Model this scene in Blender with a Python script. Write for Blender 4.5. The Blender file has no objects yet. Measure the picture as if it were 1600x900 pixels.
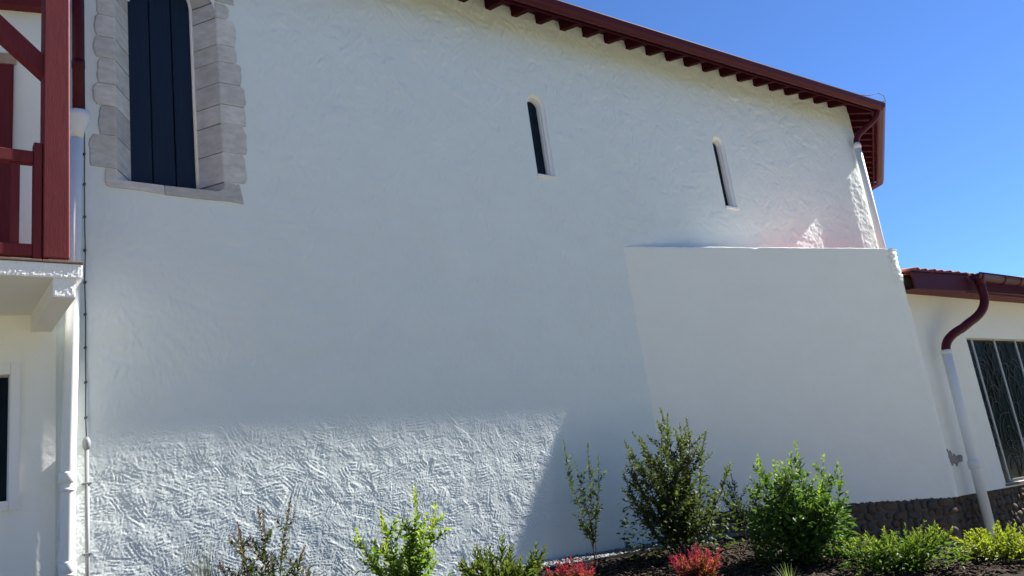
import bpy, math, random
import numpy as np
from mathutils import Vector, Matrix

random.seed(7)
RNG = np.random.default_rng(7)
SC = bpy.context.scene
COL = SC.collection

# ------------------------------------------------------------------ camera
cam_d = bpy.data.cameras.new('camera')
cam = bpy.data.objects.new('camera', cam_d)
COL.objects.link(cam)
cam_d.sensor_width = 36.0
cam_d.lens = 36.0 * 1373.63 / 1600.0
cam_d.clip_start = 0.05
cam_d.clip_end = 3000
EYE = Vector((0, -7.6, 1.6))
YAW, PITCH, ROLL = math.radians(37.7045), math.radians(15.0718), math.radians(-7.847)
_fw = Vector((math.sin(YAW) * math.cos(PITCH), math.cos(YAW) * math.cos(PITCH), math.sin(PITCH)))
_rt = Vector((math.cos(YAW), -math.sin(YAW), 0))
_up = _rt.cross(_fw)
_r = _rt * math.cos(ROLL) + _up * math.sin(ROLL)
_u = -_rt * math.sin(ROLL) + _up * math.cos(ROLL)
cam.matrix_world = Matrix(((_r.x, _u.x, -_fw.x, EYE.x), (_r.y, _u.y, -_fw.y, EYE.y), (_r.z, _u.z, -_fw.z, EYE.z), (0, 0, 0, 1)))
SC.camera = cam

# ------------------------------------------------------------------ sky, sun, exposure
TO_SUN = Vector((10.28, -1.0, 8.49)).normalized()
world = bpy.data.worlds.new('World')
SC.world = world
world.use_nodes = True
nt = world.node_tree
bg = nt.nodes['Background']
sky = nt.nodes.new('ShaderNodeTexSky')
sky.sky_type = 'NISHITA'
sky.sun_disc = False
sky.sun_elevation = math.asin(TO_SUN.z)
sky.sun_rotation = math.atan2(TO_SUN.x, TO_SUN.y)
sky.air_density = 0.5
sky.dust_density = 0.0
sky.ozone_density = 10.0
nt.links.new(sky.outputs[0], bg.inputs[0])
bg.inputs[1].default_value = 0.08
sun_d = bpy.data.lights.new('sun', 'SUN')
sun_d.energy = 5.0
sun_d.angle = math.radians(0.42)
sun_d.color = (1.0, 0.955, 0.89)
sun = bpy.data.objects.new('sun', sun_d)
COL.objects.link(sun)
sun.location = (30, -6, 30)
sun.rotation_euler = TO_SUN.to_track_quat('Z', 'Y').to_euler()
SC.view_settings.view_transform = 'Standard'
SC.view_settings.look = 'None'
SC.view_settings.exposure = 1.65
SC.view_settings.gamma = 1.0
SC.cycles.max_bounces = 8
SC.cycles.diffuse_bounces = 5


# ------------------------------------------------------------------ materials
def mat(name, color, rough=0.7, spec=0.3, var=0.0, vscale=6.0, bump=0.0, bscale=60.0, bdist=0.01, color2=None, metallic=0.0, stretch=None, detail=6.0):
    m = bpy.data.materials.new(name)
    m.use_nodes = True
    n, l = m.node_tree.nodes, m.node_tree.links
    p = n['Principled BSDF']
    p.inputs['Roughness'].default_value = rough
    p.inputs['Specular IOR Level'].default_value = spec
    p.inputs['Metallic'].default_value = metallic
    c = (*color, 1)
    p.inputs['Base Color'].default_value = c
    tc = n.new('ShaderNodeTexCoord')
    src = tc.outputs['Object']
    if stretch:
        mp = n.new('ShaderNodeMapping')
        mp.inputs['Scale'].default_value = stretch
        l.new(src, mp.inputs[0])
        src = mp.outputs[0]
    if var > 0 or color2:
        t = n.new('ShaderNodeTexNoise')
        t.inputs['Scale'].default_value = vscale
        t.inputs['Detail'].default_value = detail
        t.inputs['Roughness'].default_value = 0.65
        l.new(src, t.inputs['Vector'])
        r = n.new('ShaderNodeValToRGB')
        a = r.color_ramp.elements
        a[0].position, a[1].position = 0.32, 0.7
        c2 = color2 or tuple(min(1, x * (1 + var)) for x in color)
        c1 = color if color2 else tuple(x * (1 - var) for x in color)
        a[0].color, a[1].color = (*c1, 1), (*c2, 1)
        l.new(t.outputs['Fac'], r.inputs[0])
        l.new(r.outputs[0], p.inputs['Base Color'])
    if bump > 0:
        t2 = n.new('ShaderNodeTexNoise')
        t2.inputs['Scale'].default_value = bscale
        t2.inputs['Detail'].default_value = 8
        t2.inputs['Roughness'].default_value = 0.6
        l.new(src, t2.inputs['Vector'])
        b = n.new('ShaderNodeBump')
        b.inputs['Strength'].default_value = bump
        b.inputs['Distance'].default_value = bdist
        l.new(t2.outputs['Fac'], b.inputs['Height'])
        l.new(b.outputs[0], p.inputs['Normal'])
    return m


def leaf_mat(name, trans=0.4):
    m = bpy.data.materials.new(name)
    m.use_nodes = True
    n, l = m.node_tree.nodes, m.node_tree.links
    p = n['Principled BSDF']
    p.inputs['Roughness'].default_value = 0.6
    p.inputs['Specular IOR Level'].default_value = 0.18
    a = n.new('ShaderNodeAttribute')
    a.attribute_name = 'tint'
    l.new(a.outputs['Color'], p.inputs['Base Color'])
    tr = n.new('ShaderNodeBsdfTranslucent')
    g = n.new('ShaderNodeMixRGB')
    g.blend_type = 'MULTIPLY'
    g.inputs[0].default_value = 1
    g.inputs[2].default_value = (1.5, 1.6, 0.7, 1)
    l.new(a.outputs['Color'], g.inputs[1])
    l.new(g.outputs[0], tr.inputs[0])
    mx = n.new('ShaderNodeMixShader')
    mx.inputs[0].default_value = trans
    l.new(p.outputs[0], mx.inputs[1])
    l.new(tr.outputs[0], mx.inputs[2])
    l.new(mx.outputs[0], n['Material Output'].inputs[0])
    return m


M = {}
M['plaster'] = mat('white_plaster', (0.72, 0.77, 0.742), 0.95, 0.05, color2=(0.76, 0.805, 0.778), vscale=1.6, bump=0.2, bscale=34, bdist=0.006, stretch=(1, 1, 1.7))
M['plaster_smooth'] = mat('white_plaster_fine', (0.835, 0.835, 0.765), 0.95, 0.05, color2=(0.865, 0.865, 0.80), vscale=2.0, bump=0.3, bscale=22, bdist=0.008, stretch=(1, 1, 1.6))  # creamier paint, lightened too so colour carries the shade step beside the church wall
M['plaster_trim'] = mat('white_trim', (0.82, 0.81, 0.79), 0.85, 0.15, bump=0.12, bscale=40, bdist=0.004)
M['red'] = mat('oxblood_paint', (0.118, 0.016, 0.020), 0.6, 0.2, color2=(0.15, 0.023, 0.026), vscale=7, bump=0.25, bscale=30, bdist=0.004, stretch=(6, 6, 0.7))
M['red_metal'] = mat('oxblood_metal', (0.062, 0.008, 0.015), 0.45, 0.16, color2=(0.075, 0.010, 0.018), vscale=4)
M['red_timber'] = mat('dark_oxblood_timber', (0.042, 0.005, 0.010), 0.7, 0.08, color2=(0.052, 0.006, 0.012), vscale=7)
M['tile'] = mat('terracotta', (0.36, 0.13, 0.075), 0.85, 0.2, color2=(0.50, 0.22, 0.13), vscale=5, bump=0.3, bscale=50, bdist=0.004)
M['limestone'] = mat('limestone', (0.45, 0.43, 0.395), 0.9, 0.12, color2=(0.63, 0.61, 0.57), vscale=7, bump=0.5, bscale=34, bdist=0.006, stretch=(1, 1, 2.2))
def per_object(m, lo, hi):
    n, l = m.node_tree.nodes, m.node_tree.links
    p = n['Principled BSDF']
    src = p.inputs['Base Color'].links[0].from_socket
    oi = n.new('ShaderNodeObjectInfo')
    mr = n.new('ShaderNodeMapRange')
    mr.inputs['To Min'].default_value, mr.inputs['To Max'].default_value = lo, hi
    l.new(oi.outputs['Random'], mr.inputs['Value'])
    mx = n.new('ShaderNodeVectorMath')
    mx.operation = 'SCALE'
    l.new(src, mx.inputs[0])
    l.new(mr.outputs[0], mx.inputs['Scale'])
    l.new(mx.outputs[0], p.inputs['Base Color'])


per_object(M['limestone'], 0.86, 1.2)
per_object(M['tile'], 0.75, 1.15)
M['mortar'] = mat('grey_mortar', (0.20, 0.18, 0.155), 0.95, 0.1, var=0.25, vscale=14, bump=0.6, bscale=60)
M['cement'] = mat('cement_patch', (0.30, 0.29, 0.27), 0.95, 0.1, var=0.2, vscale=12, bump=0.5, bscale=50)
M['navy'] = mat('navy_paint', (0.006, 0.014, 0.030), 0.5, 0.3, color2=(0.009, 0.020, 0.042), vscale=4, bump=0.3, bscale=26, bdist=0.003, stretch=(8, 8, 0.5))
M['glass'] = mat('dark_glass', (0.008, 0.014, 0.022), 0.35, 0.1, var=0.3, vscale=6)
M['pipe'] = mat('white_pipe_paint', (0.79, 0.80, 0.78), 0.55, 0.2, color2=(0.73, 0.74, 0.71), vscale=3)
M['cable'] = mat('dark_cable', (0.075, 0.078, 0.085), 0.5, 0.4)
M['conduit'] = mat('grey_conduit', (0.22, 0.23, 0.235), 0.5, 0.4, var=0.1, vscale=8)
M['bar'] = mat('galvanised_bar', (0.42, 0.43, 0.43), 0.5, 0.4, var=0.12, vscale=9)
M['lead'] = mat('lead_came', (0.085, 0.09, 0.085), 0.6, 0.2)
M['leaded_glass'] = mat('leaded_glass', (0.0025, 0.004, 0.003), 0.15, 0.2, color2=(0.007, 0.010, 0.0075), vscale=5)
M['plinth'] = mat('stone_plinth', (0.30, 0.27, 0.21), 0.9, 0.1, var=0.3, vscale=15)
M['slab_tile'] = mat('brown_floor_tile', (0.20, 0.13, 0.10), 0.8, 0.2, var=0.25, vscale=9)
M['brick'] = mat('tan_lintel', (0.42, 0.28, 0.20), 0.9, 0.1, var=0.2, vscale=10, bump=.4)
M['soil'] = mat('dark_soil', (0.018, 0.014, 0.011), 0.95, 0.05, color2=(0.035, 0.026, 0.02), vscale=18, bump=0.8, bscale=40, bdist=0.02)
M['chip'] = mat('bark_chip', (0.022, 0.016, 0.012), 0.95, 0.05, color2=(0.075, 0.055, 0.04), vscale=9)
M['pebble'] = mat('shaded_gravel', (0.12, 0.125, 0.13), 0.9, 0.1, color2=(0.27, 0.27, 0.27), vscale=25)  # pale pebbles greyed down; annex shade on the strip is in this colour
M['path'] = mat('pale_paving', (0.43, 0.40, 0.31), 0.9, 0.15, color2=(0.50, 0.48, 0.37), vscale=1.5, bump=0.3, bscale=40)
M['ground'] = mat('lawn', (0.15, 0.14, 0.075), 0.95, 0.1, color2=(0.20, 0.19, 0.11), vscale=0.8, bump=0.5, bscale=20)
M['edging'] = mat('black_edging', (0.012, 0.012, 0.013), 0.6, 0.3)
M['stem'] = mat('brown_stem', (0.085, 0.055, 0.038), 0.85, 0.15, var=0.3, vscale=20)
M['stem_green'] = mat('green_stem', (0.09, 0.10, 0.04), 0.7, 0.2, var=0.3, vscale=20)
M['leaf'] = leaf_mat('leaf_tissue', 0.35)
M['lean_tile'] = mat('bounce_terracotta', (0.58, 0.19, 0.13), 0.85, 0.2, color2=(0.66, 0.26, 0.19), vscale=5)  # redder and brighter than the tiles to strengthen the pink bounce on the church
M['cobble'] = [mat('field_stone_a', (0.075, 0.058, 0.045), 0.85, 0.15, color2=(0.15, 0.115, 0.088), vscale=9, bump=0.5, bscale=25),
               mat('field_stone_b', (0.08, 0.056, 0.041), 0.85, 0.15, color2=(0.145, 0.10, 0.072), vscale=8, bump=0.5, bscale=25),
               mat('field_stone_c', (0.06, 0.052, 0.044), 0.85, 0.15, color2=(0.12, 0.105, 0.088), vscale=10, bump=0.5, bscale=25)]
M['base_mortar'] = mat('base_mortar', (0.12, 0.105, 0.086), 0.95, 0.1, var=0.3, vscale=10, bump=0.6, bscale=45)


# ------------------------------------------------------------------ helpers
def mk(name, v, f, m, parent=None, smooth=False):
    me = bpy.data.meshes.new(name)
    me.from_pydata([tuple(p) for p in v], [], [tuple(q) for q in f])
    me.materials.append(m)
    if smooth:
        me.shade_smooth()
    me.update()
    o = bpy.data.objects.new(name, me)
    COL.objects.link(o)
    if parent:
        o.parent = parent
    return o


def mk_np(name, V, F, m, parent=None, smooth=False, tint=None):
    """V (n,3) array, F (k,3|4) array"""
    me = bpy.data.meshes.new(name)
    V = np.asarray(V, np.float32)
    F = np.asarray(F, np.int32)
    k, w = F.shape
    me.vertices.add(len(V))
    me.vertices.foreach_set('co', V.ravel())
    me.loops.add(k * w)
    me.loops.foreach_set('vertex_index', F.ravel())
    me.polygons.add(k)
    me.polygons.foreach_set('loop_start', np.arange(0, k * w, w, dtype=np.int32))
    me.update(calc_edges=True)
    me.validate()
    if tint is not None:
        a = me.color_attributes.new('tint', 'FLOAT_COLOR', 'POINT')
        c = np.ones((len(V), 4), np.float32)
        c[:, :3] = tint
        a.data.foreach_set('color', c.ravel())
    me.materials.append(m)
    if smooth:
        me.shade_smooth()
    o = bpy.data.objects.new(name, me)
    COL.objects.link(o)
    if parent:
        o.parent = parent
    return o


def tag(o, label=None, cat=None, group=None, kind=None):
    for k, x in (('label', label), ('category', cat), ('group', group), ('kind', kind)):
        if x:
            o[k] = x
    return o


def thing(name, label, cat, loc=(0, 0, 0), group=None):
    o = bpy.data.objects.new(name, None)
    o.location = loc
    o.empty_display_size = 0.2
    COL.objects.link(o)
    return tag(o, label, cat, group)


class Rel:
    """shift world coordinates into a thing's own frame"""


def box_vf(x0, x1, y0, y1, z0, z1, ch=0.0):
    if ch <= 0:
        v = [(x, y, z) for z in (z0, z1) for y in (y0, y1) for x in (x0, x1)]
        f = [(0, 2, 3, 1), (4, 5, 7, 6), (0, 1, 5, 4), (2, 6, 7, 3), (0, 4, 6, 2), (1, 3, 7, 5)]
        return v, f
    v, idx = [], {}
    X, Y, Z = (x0, x1), (y0, y1), (z0, z1)
    for i in (0, 1):
        for j in (0, 1):
            for k in (0, 1):
                sx, sy, sz = (ch if i == 0 else -ch), (ch if j == 0 else -ch), (ch if k == 0 else -ch)
                for a, d in (('x', (0, sy, sz)), ('y', (sx, 0, sz)), ('z', (sx, sy, 0))):
                    idx[(i, j, k, a)] = len(v)
                    v.append((X[i] + d[0], Y[j] + d[1], Z[k] + d[2]))
    f = []
    for i in (0, 1):
        f.append([idx[(i, j, k, 'x')] for j, k in ((0, 0), (0, 1), (1, 1), (1, 0))][::(1 if i == 0 else -1)])
        f.append([idx[(j, i, k, 'y')] for j, k in ((0, 0), (1, 0), (1, 1), (0, 1))][::(1 if i == 0 else -1)])
        f.append([idx[(j, k, i, 'z')] for j, k in ((0, 0), (0, 1), (1, 1), (1, 0))][::(1 if i == 0 else -1)])
    for i in (0, 1):
        for j in (0, 1):
            f.append((idx[(i, j, 0, 'x')], idx[(i, j, 1, 'x')], idx[(i, j, 1, 'y')], idx[(i, j, 0, 'y')]))
            f.append((idx[(i, 0, j, 'x')], idx[(i, 1, j, 'x')], idx[(i, 1, j, 'z')], idx[(i, 0, j, 'z')]))
            f.append((idx[(0, i, j, 'y')], idx[(1, i, j, 'y')], idx[(1, i, j, 'z')], idx[(0, i, j, 'z')]))
            for k in (0, 1):
                f.append((idx[(i, j, k, 'x')], idx[(i, j, k, 'y')], idx[(i, j, k, 'z')]))
    return v, f


def box(name, x0, x1, y0, y1, z0, z1, m, parent=None, ch=0.004):
    o = mk(name, *box_vf(x0, x1, y0, y1, z0, z1, ch), m, parent)
    fix_normals(o)
    return o


def fix_normals(o):
    import bmesh
    bm = bmesh.new()
    bm.from_mesh(o.data)
    bmesh.ops.recalc_face_normals(bm, faces=bm.faces)
    bm.to_mesh(o.data)
    bm.free()


def tube_vf(path, rad, seg=12, cap=True):
    P = [Vector(p) for p in path]
    if not hasattr(rad, '__len__'):
        rad = [rad] * len(P)
    v, f = [], []
    t0 = (P[1] - P[0]).normalized()
    n = t0.orthogonal().normalized()
    for i, p in enumerate(P):
        t = ((P[i + 1] if i + 1 < len(P) else P[i]) - (P[i - 1] if i > 0 else P[i])).normalized()
        n = (n - t * n.dot(t)).normalized()
        b = t.cross(n)
        for k in range(seg):
            a = 2 * math.pi * k / seg
            v.append(p + (n * math.cos(a) + b * math.sin(a)) * rad[i])
    for i in range(len(P) - 1):
        for k in range(seg):
            f.append((i * seg + k, i * seg + (k + 1) % seg, (i + 1) * seg + (k + 1) % seg, (i + 1) * seg + k))
    if cap:
        f.append(tuple(range(seg - 1, -1, -1)))
        f.append(tuple((len(P) - 1) * seg + k for k in range(seg)))
    return v, f


def tube(name, path, rad, m, parent=None, seg=14):
    return mk(name, *tube_vf(path, rad, seg), m, parent, smooth=True)


def prism(name, poly, vec, m, parent=None):
    """polygon of 3-D points extruded by vec"""
    n = len(poly)
    v = [Vector(p) for p in poly] + [Vector(p) + Vector(vec) for p in poly]
    f = [tuple(range(n)), tuple(range(2 * n - 1, n - 1, -1))] + [(i, (i + 1) % n, n + (i + 1) % n, n + i) for i in range(n)]
    o = mk(name, v, f, m, parent)
    fix_normals(o)
    return o


def arc_pts(p0, p1, p2, n=6):
    a, b, c = Vector(p0), Vector(p1), Vector(p2)
    return [a * (1 - t) ** 2 + b * 2 * t * (1 - t) + c * t * t for t in [i / n for i in range(n + 1)]]


def blur(A, n=1):
    for _ in range(n):
        B = np.pad(A, 1, mode='edge')
        A = (B[:-2, 1:-1] + B[2:, 1:-1] + B[1:-1, :-2] + B[1:-1, 2:] + 2 * B[1:-1, 1:-1]) / 6
    return A


def trowel(nz, nx, cell, rng, amp=0.005, cover=3.2, lng=(0.16, 0.42), wid=(0.07, 0.17), wl=(0.022, 0.05), base=0.004, fine=0.28):
    """height field of overlapping trowel strokes, cell in metres"""
    H = np.zeros((nz, nx), np.float32)
    area = nz * nx * cell * cell
    n = int(cover * area / (np.mean(lng) * np.mean(wid)))
    for _ in range(n):
        cx, cz = rng.uniform(0, nx), rng.uniform(0, nz)
        L, Wd = rng.uniform(*lng), rng.uniform(*wid)
        ang = rng.choice([0.6, -0.6, 0.1, -0.2, 1.1, -1.0]) + rng.normal(0, 0.3)
        R = int((L / 2 + Wd / 2) / cell) + 2
        x0, x1, z0, z1 = max(0, int(cx) - R), min(nx, int(cx) + R), max(0, int(cz) - R), min(nz, int(cz) + R)
        if x1 - x0 < 3 or z1 - z0 < 3:
            continue
        xx = (np.arange(x0, x1) - cx) * cell
        zz = ((np.arange(z0, z1) - cz) * cell)[:, None]
        c, s = math.cos(ang), math.sin(ang)
        u = xx * c + zz * s
        v = -xx * s + zz * c + rng.uniform(-1.2, 1.2) * (xx * c + zz * s) ** 2
        eu = np.clip((L / 2 - np.abs(u)) / 0.03, 0, 1)
        ev = np.clip((Wd / 2 - np.abs(v)) / 0.012, 0, 1)
        m = eu * ev
        w1 = rng.uniform(*wl)
        w2 = rng.uniform(*wl) * 0.6
        h = 0.55 * np.sin(v * 2 * math.pi / w1 + rng.uniform(0, 6)) + 0.35 * np.sin(v * 2 * math.pi / w2 + u * rng.uniform(-6, 6) + rng.uniform(0, 6))
        h *= 0.55 + 0.45 * np.sin(u * rng.uniform(14, 60) + 0.5 * np.sin(v * 90 + rng.uniform(0, 6)) + rng.uniform(0, 6))
        nse = rng.normal(0, 1, h.shape)
        h = h + 0.24 * (nse + np.roll(nse, 1, 1) + np.roll(nse, -1, 0)) / 1.7
        h = h + rng.uniform(-0.7, 0.8) + np.exp(-((v - Wd / 2 + 0.010) / 0.007) ** 2) * rng.uniform(0, 1.3) * (0.5 + 0.5 * np.sin(u * rng.uniform(30, 80)))
        H[z0:z1, x0:x1] = H[z0:z1, x0:x1] * (1 - m) + h * amp * m
    big = blur(rng.normal(0, 1, (nz // 8 + 2, nx // 8 + 2)).astype(np.float32), 3)
    big = np.kron(big, np.ones((8, 8), np.float32))[:nz, :nx]
    H += blur(big, 6) * base
    H += blur(rng.normal(0, 1, (nz, nx)).astype(np.float32), 1) * amp * fine
    return H


# ------------------------------------------------------------------ the setting: ground, bed, path
def gz(x, y):
    t = min(max((x - 8.4) / 4.2, 0), 1)
    z = 1.2 - 0.65 * t
    yy = max(y, -4.0)
    z += 0.14 * min(yy, 0.0)
    if y < -4.0:
        k = min((-4.0 - y) / 1.4, 1.0)
        k = k * k * (3 - 2 * k)
        z = z * (1 - k)
    return z


def sheet(name, xs, ys, m, dz=0.0, rough=0.0, kind='structure', zf=gz):
    V = [(x, y, zf(x, y) + dz + random.gauss(0, rough)) for y in ys for x in xs]
    nx = len(xs)
    F = [(j * nx + i, j * nx + i + 1, (j + 1) * nx + i + 1, (j + 1) * nx + i) for j in range(len(ys) - 1) for i in range(nx - 1)]
    o = mk(name, V, F, m, None, smooth=True)
    o['kind'] = kind
    return o


def frange(a, b, n):
    return [a + (b - a) * i / (n - 1) for i in range(n)]


sheet('ground', [-900, -200, -60, -25] + frange(-14, 24, 77) + [40, 90, 250, 900], [-900, -200, -60, -25, -14] + frange(-9, 0.6, 49) + [4, 15, 60, 250, 900], M['ground'], dz=-0.03)
sheet('planting_bed', frange(-2, 18, 161), frange(-4.3, 0.4, 48), M['soil'], dz=0.0, rough=0.008)
sheet('path', [-40, -20] + frange(-10, 18, 29) + [40, 60], frange(-11.0, -5.42, 8), M['path'], dz=0.012, zf=lambda x, y: 0.0)


def scatter(name, n, region, size, m, seed, flat=0.35, dz=0.0, kind_label=None):
    rng = np.random.default_rng(seed)
    base = np.array([(1, 0, 0), (-1, 0, 0), (0, 1, 0), (0, -1, 0), (0, 0, 1), (0, 0, -1)], np.float32)
    tri = np.array([(0, 2, 4), (2, 1, 4), (1, 3, 4), (3, 0, 4), (2, 0, 5), (1, 2, 5), (3, 1, 5), (0, 3, 5)])
    V = np.zeros((n, 6, 3), np.float32)
    for i in range(n):
        x, y = region(rng)
        z = gz(x, y) + dz
        s = rng.uniform(*size)
        sc = np.array([s * rng.uniform(0.8, 1.6), s * rng.uniform(0.35, 0.9), s * flat * rng.uniform(0.7, 1.3)])
        a, b = rng.uniform(0, 6.28), rng.normal(0, 0.3)
        ca, sa, cb, sb = math.cos(a), math.sin(a), math.cos(b), math.sin(b)
        R = np.array([[ca, -sa, 0], [sa, ca, 0], [0, 0, 1]]) @ np.array([[cb, 0, sb], [0, 1, 0], [-sb, 0, cb]])
        V[i] = (base * (1 + rng.normal(0, 0.12, (6, 3))) * sc) @ R.T + (x, y, z + sc[2] * 0.5)
    F = (tri[None] + (np.arange(n) * 6)[:, None, None]).reshape(-1, 3)
    return mk_np(name, V.reshape(-1, 3), F, m)


def wall_line(x):      # plan line of the church wall, then the annex
    return 0.0 if x < 7.69 else (-0.2158 * (x - 7.69) if x < 12.5 else -0.86)


def reg_pebble(rng):
    x = rng.uniform(3.5, 14.5)
    return x, wall_line(x) - 0.04 - rng.uniform(0, 0.34)


def reg_chip(rng):
    x = rng.uniform(2.5, 11.5)
    return x, wall_line(x) - 0.5 - rng.uniform(0, 3.2)


tag(scatter('gravel', 7000, reg_pebble, (0.012, 0.028), M['pebble'], 3, 0.7, 0.006), 'pale gravel strip along the foot of the white wall', 'gravel', kind='stuff')
tag(scatter('bark_mulch', 15000, reg_chip, (0.015, 0.045), M['chip'], 4, 0.3, 0.006), 'dark bark mulch spread under the shrubs', 'mulch', kind='stuff')
ev, ef = [], []
for k in range(44):
    x = 3.4 + k * 0.26
    y = wall_line(x) - 0.40 + 0.02 * math.sin(x * 2.1)
    for yy in (y - 0.008, y + 0.008):
        for zz in (-0.05, 0.03):
            ev.append((x, yy, gz(x, yy) + zz))
for k in range(43):
    a = k * 4
    ef += [(a, a + 4, a + 5, a + 1), (a + 2, a + 3, a + 7, a + 6), (a + 1, a + 5, a + 7, a + 3)]
tag(mk('bed_edging', ev, ef, M['edging']), 'thin black edging strip between gravel and mulch', 'edging')

# ------------------------------------------------------------------ church: wall with relief and openings
church = thing('church', 'tall white rough plastered church wall under a dark red rafter eave', 'church', (6, 0, 1.2))
church_kids = []


def under(o, root):
    """parent o to root and keep its world place"""
    o.parent = root
    o.matrix_parent_inverse = root.matrix_basis.inverted()
    return o


WX0, WX1, WZ0, WZ1 = 1.2, 13.9, 0.3, 7.98


def arch_outline(x0, x1, z0, ztop, n=12):
    r = (x1 - x0) / 2
    cx, zs = (x0 + x1) / 2, ztop - r
    pts = [(x0, z0), (x1, z0), (x1, zs)]
    pts += [(cx + r * math.cos(a), zs + r * math.sin(a)) for a in [math.pi * k / n for k in range(1, n)]]
    pts += [(x0, zs)]
    return pts


def densify(pts, step=0.01):
    out = []
    for i, p in enumerate(pts):
        q = pts[(i + 1) % len(pts)]
        n = max(1, int(math.hypot(q[0] - p[0], q[1] - p[1]) / step))
        out += [(p[0] + (q[0] - p[0]) * k / n, p[1] + (q[1] - p[1]) * k / n) for k in range(n)]
    return out


def inside(px, pz, poly):
    c = np.zeros(px.shape, bool)
    n = len(poly)
    for i in range(n):
        x0, z0 = poly[i]
        x1, z1 = poly[(i + 1) % n]
        cond = (z0 > pz) != (z1 > pz)
        with np.errstate(divide='ignore', invalid='ignore'):
            xi = (x1 - x0) * (pz - z0) / (z1 - z0 + 1e-12) + x0
        c ^= cond & (px < xi)
    return c


SLITS = [(6.505, 6.785, 5.665, 6.775), (9.955, 10.215, 5.635, 6.765)]
slit_out = [arch_outline(*s, n=16) for s in SLITS]
WIN = (1.715, 2.655, 4.94, 7.28)
win_out = arch_outline(*WIN, n=16)

CELL = 0.0065
NX, NZ = int(round((WX1 - WX0) / CELL)) + 1, int(round((WZ1 - WZ0) / CELL)) + 1
H = trowel(NZ, NX, CELL, RNG, amp=0.0019, cover=3.0, lng=(0.10, 0.28), wid=(0.05, 0.15), wl=(0.016, 0.034), fine=0.4, base=0.003)
xa, za, zb_ = int((8.4 - WX0) / CELL), int((1.15 - WZ0) / CELL), int((2.95 - WZ0) / CELL)
ix = np.unique(np.concatenate([np.arange(0, xa, 1), np.arange(xa, NX, 3), [NX - 1]]))
iz = np.unique(np.concatenate([np.arange(0, za, 4), np.arange(za, zb_, 1), np.arange(zb_, NZ, 3), [NZ - 1]]))
# broader, deeper strokes higher up, blended in above the trowelled foot of the wall
H2 = trowel(NZ // 3 + 2, NX // 3 + 2, CELL * 3, RNG, amp=0.0062, cover=2.6, lng=(0.16, 0.46), wid=(0.08, 0.22), wl=(0.045, 0.09), fine=0.22, base=0.004)
H2 = blur(np.repeat(np.repeat(H2, 3, 0), 3, 1)[:NZ, :NX], 2)
zfade = np.clip((WZ0 + np.arange(NZ) * CELL - 2.75) / 0.5, 0, 1)[:, None].astype(np.float32)
H = H * (1 - zfade) + H2 * zfade
Hs = H[np.ix_(iz, ix)]
gx, gzz = np.meshgrid(WX0 + ix * CELL, WZ0 + iz * CELL)
damp = np.ones_like(gx)
for o_ in slit_out:
    c = (min(p[0] for p in o_) + max(p[0] for p in o_)) / 2
    zb, zt = o_[0][1], max(p[1] for p in o_)
    dd = np.maximum(np.abs(gx - c) - 0.13, np.maximum(zb - gzz, gzz - zt))
    damp *= np.clip(dd / 0.12, 0, 1)
dd = np.maximum(np.maximum(1.45 - gx, gx - 2.95), np.maximum(4.8 - gzz, gzz - 7.6))
damp *= np.clip((dd + 0.1) / 0.2, 0.12, 1)
damp *= np.clip((WX1 - gx) / 0.04, 0, 1)
Yw = -Hs * damp
kill = np.zeros((len(iz) - 1, len(ix) - 1), bool)
ccx = (gx[:-1, :-1] + gx[1:, 1:]) / 2
ccz = (gzz[:-1, :-1] + gzz[1:, 1:]) / 2
for o_ in slit_out + [win_out]:
    k = inside(ccx, ccz, o_)
    kill |= k
    # vertices that touch both killed and kept cells are pulled onto the outline
    kp = np.pad(k, 1)
    nk = kp[:-1, :-1].astype(int) + kp[1:, :-1] + kp[:-1, 1:] + kp[1:, 1:]
    bj, bi = np.where((nk > 0) & (nk < 4))
    dpts = np.array(densify(o_, 0.004))
    for j, i in zip(bj, bi):
        d2 = (dpts[:, 0] - gx[j, i]) ** 2 + (dpts[:, 1] - gzz[j, i]) ** 2
        q = dpts[d2.argmin()]
        gx[j, i], gzz[j, i] = q
        Yw[j, i] = 0
V = np.stack([gx, Yw, gzz], -1).reshape(-1, 3)
nxx = len(ix)
jj, ii = np.where(~kill)
F = np.stack([jj * nxx + ii, jj * nxx + ii + 1, (jj + 1) * nxx + ii + 1, (jj + 1) * nxx + ii], -1)
used = np.zeros(len(V), bool)
used[F.ravel()] = True
remap = np.cumsum(used) - 1
cw = mk_np('wall', V[used], remap[F], M['plaster'], None, smooth=False)
under(cw, church)

# polygonal apse end and the wall's far sides
TURN = math.radians(32.0)
fd = Vector((math.cos(TURN), math.sin(TURN), 0))
A0 = Vector((13.9, 0, 0))
A1 = A0 + fd * 4.0
A2 = A1 + Vector((math.cos(2.2 * TURN), math.sin(2.2 * TURN), 0)) * 4.0
plan = [A0, A1, A2, Vector((A2.x - 2, 9, 0)), Vector((1.2, 9, 0)), Vector((1.2, 0.3, 0))]
apv = [(p.x, p.y, z) for z in (0.2, 7.98) for p in plan]
apf = [(i, i + 1, i + 7, i + 6) for i in range(5)]
under(mk('apse_wall', apv, apf, M['plaster']), church)

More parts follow.
